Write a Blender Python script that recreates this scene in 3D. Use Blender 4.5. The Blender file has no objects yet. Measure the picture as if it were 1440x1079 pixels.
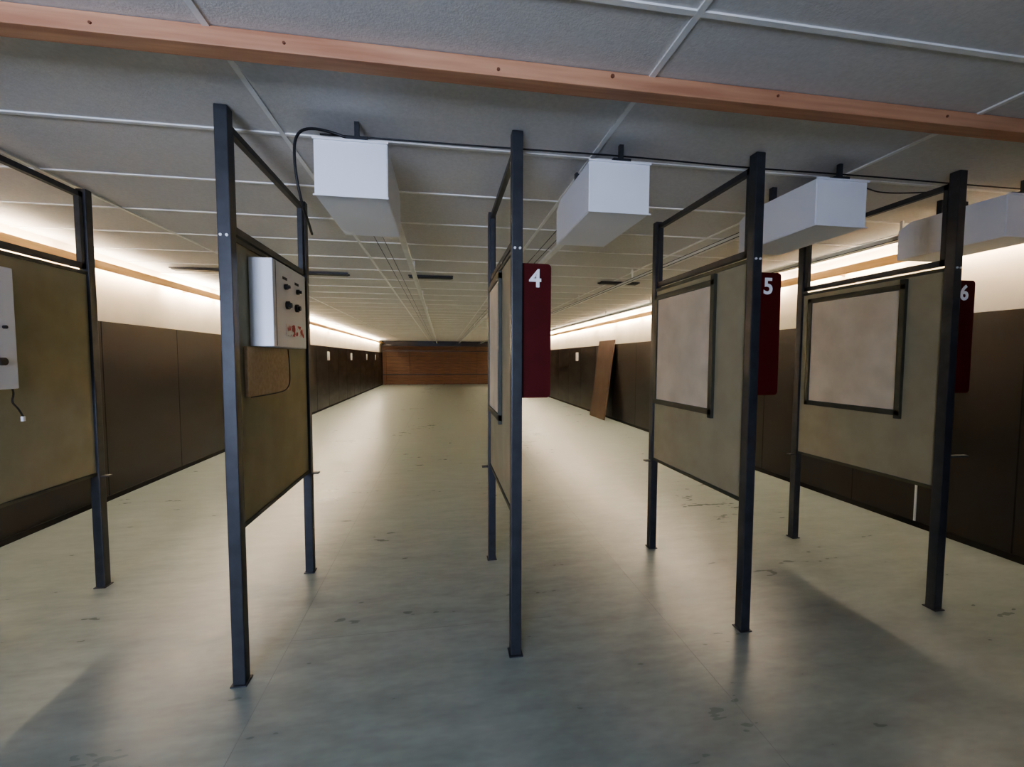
import bpy, bmesh, random
from math import *
from mathutils import Matrix, Vector
random.seed(4)
sc=bpy.context.scene
COL=bpy.context.collection

# ------------------------------------------------------------ materials
def mat(name, c1, c2=None, rough=.6, metal=0, scale=8, bump=0, bscale=60, spec=.5, stretch=(1,1,1), detail=4, lo=.35, hi=.65, rvar=0):
    m=bpy.data.materials.new(name); m.use_nodes=True
    nt=m.node_tree; b=nt.nodes['Principled BSDF']
    b.inputs['Roughness'].default_value=rough; b.inputs['Metallic'].default_value=metal
    b.inputs['Specular IOR Level'].default_value=spec
    tc=nt.nodes.new('ShaderNodeTexCoord'); mp=nt.nodes.new('ShaderNodeMapping')
    mp.inputs['Scale'].default_value=stretch
    nt.links.new(tc.outputs['Object'],mp.inputs['Vector'])
    n=nt.nodes.new('ShaderNodeTexNoise'); n.inputs['Scale'].default_value=scale; n.inputs['Detail'].default_value=detail
    nt.links.new(mp.outputs[0],n.inputs['Vector'])
    r=nt.nodes.new('ShaderNodeValToRGB')
    r.color_ramp.elements[0].position=lo; r.color_ramp.elements[1].position=hi
    r.color_ramp.elements[0].color=(*c1,1); r.color_ramp.elements[1].color=(*(c2 or [x*1.12 for x in c1]),1)
    nt.links.new(n.outputs['Fac'],r.inputs['Fac']); nt.links.new(r.outputs['Color'],b.inputs['Base Color'])
    if rvar:
        mr=nt.nodes.new('ShaderNodeMapRange'); mr.inputs['To Min'].default_value=rough-rvar; mr.inputs['To Max'].default_value=rough+rvar
        mr.inputs['From Min'].default_value=.3; mr.inputs['From Max'].default_value=.7
        nt.links.new(n.outputs['Fac'],mr.inputs['Value']); nt.links.new(mr.outputs[0],b.inputs['Roughness'])
    if bump:
        n2=nt.nodes.new('ShaderNodeTexNoise'); n2.inputs['Scale'].default_value=bscale; n2.inputs['Detail'].default_value=3
        nt.links.new(mp.outputs[0],n2.inputs['Vector'])
        bp=nt.nodes.new('ShaderNodeBump'); bp.inputs['Strength'].default_value=bump; bp.inputs['Distance'].default_value=.004
        nt.links.new(n2.outputs['Fac'],bp.inputs['Height']); nt.links.new(bp.outputs[0],b.inputs['Normal'])
    return m
def emis(name,c,s):
    m=bpy.data.materials.new(name); m.use_nodes=True
    b=m.node_tree.nodes['Principled BSDF']
    b.inputs['Base Color'].default_value=(*c,1); b.inputs['Emission Color'].default_value=(*c,1); b.inputs['Emission Strength'].default_value=s
    return m
def floor_mat():
    # linoleum: broad tonal drift + faint short streaks running across the range
    m=bpy.data.materials.new('lino_floor'); m.use_nodes=True
    nt=m.node_tree; b=nt.nodes['Principled BSDF']; N=nt.nodes.new; K=nt.links.new
    tc=N('ShaderNodeTexCoord')
    def noise(scale,stretch,detail):
        mp=N('ShaderNodeMapping'); mp.inputs['Scale'].default_value=stretch; K(tc.outputs['Object'],mp.inputs['Vector'])
        n=N('ShaderNodeTexNoise'); n.inputs['Scale'].default_value=scale; n.inputs['Detail'].default_value=detail; n.inputs['Roughness'].default_value=.5
        K(mp.outputs[0],n.inputs['Vector']); return n.outputs['Fac']
    a=noise(.9,(1,1,1),2); s=noise(6,(.5,1.6,1),3); f=noise(22,(.6,1.5,1),1)
    def mth(op,x,y):
        k=N('ShaderNodeMath'); k.operation=op
        for i,v in enumerate((x,y)):
            if isinstance(v,(int,float)): k.inputs[i].default_value=v
            else: K(v,k.inputs[i])
        return k.outputs[0]
    mix=mth('ADD',mth('ADD',mth('MULTIPLY',a,.35),mth('MULTIPLY',s,.45)),mth('MULTIPLY',f,.20))
    r=N('ShaderNodeValToRGB')
    r.color_ramp.elements[0].position=.25; r.color_ramp.elements[1].position=.75
    r.color_ramp.elements[0].color=(.175,.210,.190,1); r.color_ramp.elements[1].color=(.375,.420,.385,1)
    K(mix,r.inputs['Fac']); K(r.outputs['Color'],b.inputs['Base Color'])
    mr=N('ShaderNodeMapRange'); mr.inputs['From Min'].default_value=.3; mr.inputs['From Max'].default_value=.7
    mr.inputs['To Min'].default_value=.24; mr.inputs['To Max'].default_value=.42
    K(mix,mr.inputs['Value']); K(mr.outputs[0],b.inputs['Roughness'])
    return m
M_floor=floor_mat()
M_ceil=mat('ceiling_tile',(.66,.64,.61),(.72,.70,.67),rough=.9,scale=60,bump=.3,bscale=160,spec=.2)
M_tbar=mat('ceiling_tbar',(.82,.81,.78),rough=.5)
M_cream=mat('cream_plaster',(.74,.69,.58),(.80,.75,.64),rough=.85,scale=3,bump=.15)
M_dark=mat('dark_panel',(.010,.006,.005),(.016,.010,.009),rough=.34,scale=2.5,detail=3,stretch=(1,.6,1.6),rvar=.05,lo=.25,hi=.75)
M_seam=mat('panel_seam',(.006,.005,.004),rough=.8)
M_fseam=mat('floor_seam',(.20,.23,.21),rough=.5)
M_steel=mat('painted_steel',(.026,.028,.032),(.040,.043,.049),rough=.42,scale=14,spec=.5)
M_steeld=mat('dark_olive_frame',(.040,.042,.028),(.054,.056,.038),rough=.5,scale=12)
M_panel=mat('olive_board',(.335,.300,.190),(.375,.340,.220),rough=.8,scale=6,bump=.15)
M_pin=mat('pin_board',(.62,.53,.39),(.74,.64,.49),rough=.9,scale=5,detail=7,bump=.2,bscale=90)
M_chip=mat('chipboard',(.48,.36,.23),(.56,.44,.30),rough=.85,scale=60,detail=3,bump=.2)
M_white=mat('white_enamel',(.80,.81,.84),(.84,.85,.88),rough=.4,scale=3)
M_wood=mat('pine_beam',(.42,.20,.11),(.60,.33,.19),rough=.6,scale=5,stretch=(.35,6,6),detail=8)
M_batten=mat('pine_batten',(.70,.42,.17),(.82,.53,.25),rough=.6,scale=5,stretch=(6,.35,6),detail=8)
M_knot=mat('wood_knot',(.16,.06,.03),rough=.7)
M_rail=mat('rail_aluminium',(.76,.76,.74),rough=.4,metal=.2)
M_black=mat('black_rubber',(.012,.012,.013),rough=.5)
M_red=mat('red_sign',(.075,.005,.005),(.085,.006,.006),rough=.6,spec=.2)
M_num=mat('white_number',(.85,.85,.84),rough=.5)
M_plank=mat('backstop_timber',(.085,.042,.020),(.14,.072,.036),rough=.7,scale=3,stretch=(.6,1,9),detail=8)
M_lean=mat('leaning_board',(.075,.045,.032),(.10,.062,.044),rough=.6,scale=3)
M_stick=mat('red_sticker',(.55,.05,.06),(.85,.80,.80),rough=.5,scale=25,lo=.48,hi=.52)
M_tube=emis('fluorescent_tube',(1,.865,.70),30)
M_tube2=emis('fluorescent_tube_high_output',(1,.865,.70),66)
M_pane=emis('window_daylight',(.66,.78,1.0),1.0)

# ------------------------------------------------------------ mesh helpers
def link(o,parent=None):
    COL.objects.link(o)
    if parent is not None: o.parent=parent
    return o
def empty(name,loc=(0,0,0)):
    o=bpy.data.objects.new(name,None); o.empty_display_size=.1; o.location=loc; COL.objects.link(o); return o
def meshobj(name,bm,m,parent=None,smooth=False):
    me=bpy.data.meshes.new(name); bm.normal_update(); bm.to_mesh(me); bm.free()
    if not isinstance(m,(list,tuple)): m=[m]
    for x in m: me.materials.append(x)
    if smooth:
        for p in me.polygons: p.use_smooth=True
    return link(bpy.data.objects.new(name,me),parent)
def addbox(bm,x0,x1,y0,y1,z0,z1,mi=0,bev=0):
    g=bmesh.ops.create_cube(bm,size=1)
    M=Matrix.Translation(((x0+x1)/2,(y0+y1)/2,(z0+z1)/2))@Matrix.Diagonal((x1-x0,y1-y0,z1-z0,1))
    bmesh.ops.transform(bm,matrix=M,verts=g['verts'])
    fs={f for v in g['verts'] for f in v.link_faces}
    for f in fs: f.material_index=mi
    if bev:
        es={e for f in fs for e in f.edges}
        r=bmesh.ops.bevel(bm,geom=list(es),offset=bev,segments=2,affect='EDGES',profile=.6)
        for f in r['faces']: f.material_index=mi
def box(name,x0,x1,y0,y1,z0,z1,m,parent=None,bev=0):
    bm=bmesh.new(); addbox(bm,x0,x1,y0,y1,z0,z1,0,bev); return meshobj(name,bm,m,parent)
def boxes(name,L,m,parent=None,bev=0):
    bm=bmesh.new()
    for b in L: addbox(bm,*b[:6],mi=(b[6] if len(b)>6 else 0),bev=bev)
    return meshobj(name,bm,m,parent)
def addcyl(bm,c,r,h,axis='z',seg=16,mi=0):
    g=bmesh.ops.create_cone(bm,segments=seg,radius1=r,radius2=r,depth=h,cap_ends=True)
    R=Matrix.Identity(4)
    if axis=='x': R=Matrix.Rotation(pi/2,4,'Y')
    if axis=='y': R=Matrix.Rotation(pi/2,4,'X')
    bmesh.ops.transform(bm,matrix=Matrix.Translation(c)@R,verts=g['verts'])
    for f in {f for v in g['verts'] for f in v.link_faces}: f.material_index=mi
def cable(name,pts,r,m,parent=None):
    cu=bpy.data.curves.new(name,'CURVE'); cu.dimensions='3D'; cu.bevel_depth=r; cu.bevel_resolution=3; cu.resolution_u=10
    s=cu.splines.new('NURBS'); s.points.add(len(pts)-1); s.order_u=3; s.use_endpoint_u=True
    for p,q in zip(s.points,pts): p.co=(*q,1)
    cu.materials.append(m)
    return link(bpy.data.objects.new(name,cu),parent)

# ------------------------------------------------------------ room shell
XL,XR=-3.40,4.12; YB,YE=-3.0,25.4; H=2.51
box('floor',XL-.1,XR+.1,YB-.1,YE+.3,-.1,0,M_floor)
box('ceiling',XL-.1,XR+.1,YB-.1,YE+.3,H,H+.1,M_ceil)
box('wall_left',XL-.1,XL,YB-.1,YE+.3,0,H,M_cream)
box('wall_right',XR,XR+.1,YB-.1,YE+.3,0,H,M_cream)
box('wall_back',XL,XR,YB-.1,YB,0,H,M_cream)
box('wall_end',XL,XR,YE+.2,YE+.3,0,H,M_dark)
# dark wainscot sheets with seams
PT=1.83
def wains(name,xa,xb,side):
    L=[(xa,xb,YB,YE+.2,0,PT)]
    y=1.2
    while y<YE:
        if side<0: L.append((xb,xb+.002,y,y+.008,.05,PT,1))
        else: L.append((xa-.002,xa,y,y+.008,.05,PT,1))
        y+=1.25
    if side<0: L+= [(xb,xb+.012,YB,YE,0,.05,1)]
    else: L+=[(xa-.012,xa,YB,YE,0,.05,1)]
    boxes(name,L,[M_dark,M_seam])
wains('trim_1_dark_panelling',XL,XL+.02,-1)
wains('trim_2_dark_panelling',XR-.02,XR,1)
# floor seams (sheet joints in the lino)
boxes('trim_3_floor_seam',[(x,x+.0025,-2.9,YE,0,.0005) for x in (-.78,1.22)]+[(-.78,.6,2.30,2.3025,0,.0005)],M_fseam)
# ceiling T-bar grid
G=[]
for x in (-2.21,-.73,.775,2.265,3.77): G.append((x-.011,x+.011,YB,YE,H-.007,H))
y=2.225
while y<YE: G.append((XL,XR,y-.010,y+.010,H-.0065,H)); y+=.625
for y in (1.26,.63,0,-.6,-1.2): G.append((XL,XR,y-.010,y+.010,H-.0065,H))
boxes('trim_4_ceiling_grid',G,M_tbar)
# pine beam under the ceiling
bo=empty('wooden_ceiling_beam')
box('beam_body',XL,XR,1.555,1.625,H-.062,H-.002,M_wood,bo,bev=.003)
bm=bmesh.new()
for x in (-1.05,-.5,.2,.62,1.3,2.1): addcyl(bm,(x,1.553,H-.03+random.uniform(-.012,.012)),random.uniform(.004,.008),.004,'y',12)
meshobj('knots',bm,M_knot,bo)

# cove lights: batten with fluorescent tubes behind it
def cove(xw,sg):
    o=empty('cove_light')
    xb=xw+sg*.14
    a,b=sorted((xb,xb+sg*.02))
    box('pine_batten',a,b,1.0,YE,2.315,2.395,M_batten,o)
    L=[]; y=1.4
    while y<YE:
        c,d=sorted((xw,xb)); L.append((c,d,y,y+.04,2.335,2.355)); y+=2.5
    boxes('support_arms',L,M_batten,o)
    bm=bmesh.new(); y=1.98
    while y+1.2<YE:
        addcyl(bm,(xw+sg*.07,y+.6,2.368),.013,1.18,'y',6,mi=(1 if y>5.5 else 0)); y+=1.32
    meshobj('fluorescent_tubes',bm,[M_tube,M_tube2],o)
cove(XL,1); cove(XR,-1)

# ------------------------------------------------------------ end wall backstop
e=empty('timber_backstop')
L=[]
z=0.02
while z<2.1:
    L.append((XL+.05,XR-.05,YE,YE+.06,z,z+.19)); z+=.2
boxes('planks',L,M_plank,e)
boxes('uprights',[(x-.05,x+.05,YE-.05,YE+.01,0,2.15) for x in (-3.2,-1.9,-.9,.1,1.1,2.1,3.1,3.95)],M_plank,e)
boxes('rails',[(XL+.05,XR-.05,YE-.06,YE+.01,z,z+.06) for z in (.55,1.9)],M_dark,e)

# ------------------------------------------------------------ booth partitions
S=1.25; X0=-.90136; YF,YK=2.035,3.067; P=.026
def partition(x,zbot=.70,frame=None,windows=True):
    o=empty('shooting_booth_partition',(x,0,0))
    # posts
    box('front_post',-P,P,YF-P,YF+P,0,H-.002,M_steel,o,bev=.004)
    box('rear_post',-P,P,YK-P,YK+P,0,H-.03,M_steel,o,bev=.004)
    boxes('foot_plates',[(-.034,.034,YF-.036,YF+.036,0,.006),(-.034,.034,YK-.036,YK+.036,0,.006)],M_steel,o,bev=.002)
    a,b=YF+P,YK-P
    box('board',-.010,.010,a,b,zbot+.012,1.965,M_panel,o)
    boxes('rails',[(-.016,.016,a,b,zbot-.008,zbot+.012),(-.018,.018,a,b,1.965,1.985)],M_steeld,o)
    boxes('upper_frame',[(-.014,.014,a+.005,b-.005,2.0,2.032),(-.014,.014,a+.005,b-.005,2.425,2.455),
        (-.014,.014,a+.005,a+.033,2.0,2.455),(-.014,.014,b-.033,b-.005,2.0,2.455)],M_steel,o)
    boxes('tab_brackets',[(-.07,.07,YK-.02,YK+.02,zbot-.02,zbot-.012)],M_steel,o)
    bm=bmesh.new()
    for dx in (-.012,.012): addcyl(bm,(dx,YF-P-.002,1.975),.006,.006,'y',12)
    meshobj('bolts',bm,M_rail,o)
    if frame:
        y0,y1,z0,z1=frame; w=.035
        xs,xe=-.032,-.011
        boxes('board_frame',[(xs,xe,y0,y1,z0,z0+w),(xs,xe,y0,y1,z1-w,z1),(xs,xe,y0,y0+w,z0-.02,1.96),(xs,xe,y1-w,y1,z0,z1)],M_steeld,o,bev=.002)
        box('pin_board',-.022,-.011,y0+w,y1-w,z0+w,z1-w,M_pin,o)
    return o
partition(X0-S,zbot=.73)
partition(X0,zbot=.70)
partition(X0+S,zbot=.70,frame=(2.45,3.03,1.10,1.95))
partition(X0+2*S,zbot=.70,frame=(2.32,3.03,1.13,1.93))
p6=partition(X0+3*S,zbot=.71,frame=(2.26,2.98,1.11,1.93))
box('latch_bracket',P,.17,YF-.012,YF+.012,.895,.907,M_steel,p6)

# number signs (rounded rectangles)
def sign(x,ch,dx=0):
    o=empty('lane_number_sign',(x+P+.004+dx,YF+.012,0))
    w,z0,z1,r=.142,1.27,1.915,.02
    bm=bmesh.new(); vs=[]
    for cx,cz,a0 in ((w-r,z1-r,0),(0+.004,z1-.004,90),(0+.004,z0+.004,180),(w-r,z0+r,270)):
        rr=r if cx>.01 else .004
        for k in range(7):
            a=radians(a0+k*15); vs.append(bm.verts.new((cx+rr*cos(a),0,cz+rr*sin(a))))
    f=bm.faces.new(vs)
    g=bmesh.ops.extrude_face_region(bm,geom=[f])
    bmesh.ops.translate(bm,vec=(0,.006,0),verts=[v for v in g['geom'] if isinstance(v,bmesh.types.BMVert)])
    bmesh.ops.recalc_face_normals(bm,faces=bm.faces)
    meshobj('plate',bm,M_red,o)
    cu=bpy.data.curves.new('number','FONT'); cu.body=ch; cu.size=.118; cu.extrude=.0015; cu.offset=.0026; cu.align_x='CENTER'; cu.align_y='CENTER'
    cu.materials.append(M_num)
    t=link(bpy.data.objects.new('number',cu),o); t.location=(.064,-.003,z1-.075); t.rotation_euler=(pi/2,0,0)
    boxes('mount_clips',[(-.02-dx,.02,.006,.02,1.8,1.82),(-.02-dx,.02,.006,.02,1.36,1.38)],M_steel,o)
sign(X0+S,'4'); sign(X0+2*S,'5'); sign(X0+3*S,'6',.006)

# control boxes
o=empty('control_box')
xa=X0+.012
box('housing',xa,xa+.105,2.20,2.69,1.515,1.93,M_white,o,bev=.004)
boxes('lid_seam',[(xa+.001,xa+.1065,2.235,2.238,1.52,1.925)],M_steel,o)
bm=bmesh.new()
for y,z,r in ((2.36,1.82,.014),(2.54,1.82,.014),(2.38,1.73,.021),(2.52,1.73,.021)):
    addcyl(bm,(xa+.112,y,z),r,.014,'x',20); addcyl(bm,(xa+.124,y,z),r*.6,.012,'x',16)
meshobj('knobs',bm,M_black,o)
boxes('sticker',[(xa+.105,xa+.107,2.36,2.64,1.575,1.635)],M_stick,o)
boxes('labels',[(xa+.105,xa+.1068,2.33,2.39,1.855,1.868),(xa+.105,xa+.1068,2.51,2.57,1.855,1.868)],M_black,o)
o2=empty('chipboard_backing')
box('board',xa,xa+.015,2.13,2.66,1.28,1.512,M_chip,o2)
cable('thin_cable',[(xa+.02,2.64,1.51),(xa+.02,2.665,1.40),(xa+.018,2.66,1.28),(xa+.018,2.4,1.272),(xa+.018,2.15,1.278)],.0025,M_black,o2)
o=empty('control_box')
xa=X0-S+.012
box('housing',xa,xa+.13,1.98,2.42,1.31,1.88,M_white,o,bev=.004)
bm=bmesh.new(); addcyl(bm,(xa+.138,2.34,1.44),.018,.016,'x',18); addcyl(bm,(xa+.138,2.36,1.60),.008,.012,'x',12)
meshobj('knobs',bm,M_black,o)
cable('hanging_cable',[(xa+.06,2.42,1.40),(xa+.06,2.46,1.33),(xa+.04,2.50,1.28),(xa+.05,2.47,1.24),(xa+.04,2.52,1.20),(xa+.03,2.55,1.16)],.004,M_black,o)
boxes('cable_plug',[(xa+.024,xa+.036,2.544,2.556,1.135,1.16)],M_white,o)

# ------------------------------------------------------------ target carrier housings
def housing(x):
    o=empty('target_carrier_housing',(x,0,0))
    w=.31
    bm=bmesh.new()
    pts=[(2.03,2.17),(2.03,2.41),(2.55,2.41),(2.63,2.37),(2.63,2.165)]
    va=[bm.verts.new((0,y,z)) for y,z in pts]; vb=[bm.verts.new((w,y,z)) for y,z in pts]
    bm.faces.new(va); bm.faces.new(vb[::-1])
    for i in range(5): bm.faces.new((va[i],vb[i],vb[(i+1)%5],va[(i+1)%5]))
    bmesh.ops.recalc_face_normals(bm,faces=bm.faces)
    bmesh.ops.bevel(bm,geom=list(bm.edges),offset=.004,segments=2,affect='EDGES')
    meshobj('body',bm,M_white,o)
    boxes('front_flange',[(-.004,w+.004,2.022,2.03,2.405,2.414),(-.004,w+.004,2.022,2.03,2.166,2.172)],M_white,o)
    boxes('hanger_brackets',[(.165,.185,2.06,2.08,2.41,H),(.05,.08,2.4,2.43,2.41,H),(.23,.26,2.4,2.43,2.41,H),(.13,.22,2.05,2.10,2.425,2.44)],M_steel,o)
    bm=bmesh.new(); addcyl(bm,(.19,2.12,2.44),.022,.05,'x',14); meshobj('cable_gland',bm,M_black,o)
    # running rail
    r=empty('target_rail',(x,0,0))
    boxes('rail',[(.225,.27,2.635,YE-.4,2.37,2.395),(.245,.25,2.635,YE-.4,2.395,2.41)],M_rail,r)
    L=[]; y=2.8
    while y<YE-.5: L.append((.245,.26,y,y+.02,2.39,H)); y+=2.0
    boxes('rail_hangers',L,M_rail,r)
    bm=bmesh.new(); addcyl(bm,(.07,(2.64+YE-.4)/2,2.33),.003,YE-.4-2.64,'y',6); addcyl(bm,(.13,(2.64+YE-.4)/2,2.33),.003,YE-.4-2.64,'y',6)
    meshobj('tow_wires',bm,M_steel,r)
for k in range(4): housing(-.545+k*1.245)

# cable runs
c=empty('ceiling_cable')
cable('run',[(-.55,2.16,2.49),(0.3,2.14,2.485),(.9,2.13,2.49),(1.6,2.13,2.48),(2.3,2.13,2.49),(3.3,2.12,2.48),(4.1,2.12,2.49)],.004,M_black,c)
cable('drop_loop',[(-.36,2.12,2.44),(-.45,2.14,2.485),(-.58,2.10,2.49),(-.635,2.08,2.44),(-.64,2.08,2.32),(-.625,2.10,2.18),(-.62,2.2,2.10),(-.66,2.4,2.10)],.006,M_black,c)
cable('branch',[(2.2,2.12,2.47),(2.4,2.2,2.46),(2.7,2.3,2.47),(3.0,2.25,2.49)],.004,M_black,c)

# dark ceiling vent slots
for xc in (-2.80,-1.40,-.135,1.1,2.365):
    v=empty('ceiling_vent',(xc,5.6,H-.012))
    boxes('slot',[(-.26,.26,-.05,.05,-.02,.0045)],M_black,v)
    boxes('rim',[(-.275,.275,-.062,-.05,-.012,.0045),(-.275,.275,.05,.062,-.012,.0045)],M_steel,v)

# small wall signs down the range
for y in (11.2,13.7,17.0,20.4,23.0):
    box('distance_sign',XL+.022,XL+.028,y-.14,y+.14,1.42,1.68,M_num)
for y in (12.8,17.0,21.0):
    box('distance_sign',XR-.028,XR-.022,y-.12,y+.12,1.42,1.68,M_num)
# leaning board
bm=bmesh.new(); addbox(bm,-.015,.015,-.5,.5,0,1.95,bev=.003)
lb=meshobj('leaning_board',bm,M_lean)
lb.rotation_euler=(0,asin(.24/1.95),0); lb.location=(3.83,10.3,.002)
# wall conduit low on right
box('wall_conduit',XR-.035,XR-.022,3.1,3.112,.05,.8,M_rail)

# ------------------------------------------------------------ window behind the camera (daylight)
w=empty('window_1')
box('pane',-2.3,-.1,YB+.01,YB+.02,1.0,2.1,M_pane,w)
boxes('frame',[(-2.38,-.02,YB,YB+.05,2.1,2.17),(-2.38,-.02,YB,YB+.05,.93,1.0),(-2.38,-2.3,YB,YB+.05,1.0,2.1),(-.1,-.02,YB,YB+.05,1.0,2.1),(-1.23,-1.17,YB,YB+.05,1.0,2.1)],M_white,w)
def area(name,loc,rot,sx,sy,en,c):
    l=bpy.data.lights.new(name,'AREA'); l.shape='RECTANGLE'; l.size=sx; l.size_y=sy; l.energy=en; l.color=c; l.spread=radians(100)
    o=bpy.data.objects.new(name,l); o.location=loc; o.rotation_euler=rot; COL.objects.link(o); return o
area('daylight_window_light',(-1.2,YB+.06,1.55),(pi/2,0,radians(-6)),2.1,1.05,42,(.64,.73,1.0))

wd=bpy.data.worlds.new('w'); sc.world=wd; wd.use_nodes=True
wd.node_tree.nodes['Background'].inputs[0].default_value=(.5,.5,.55,1); wd.node_tree.nodes['Background'].inputs[1].default_value=.02

# ------------------------------------------------------------ camera
cd=bpy.data.cameras.new('camera'); cd.sensor_width=36; cd.lens=605.912/1440*36; cd.clip_start=.05; cd.clip_end=100
cam=bpy.data.objects.new('camera',cd); COL.objects.link(cam)
cam.matrix_world=Matrix.Translation((0,0,1.45543))@Matrix.Rotation(-.16032,4,'Z')@Matrix.Rotation(pi/2-.05548,4,'X')@Matrix.Rotation(.00275,4,'Z')
sc.camera=cam
sc.view_settings.view_transform='AgX'
try: sc.view_settings.look='AgX - Medium High Contrast'
except Exception: pass
sc.view_settings.exposure=1.35
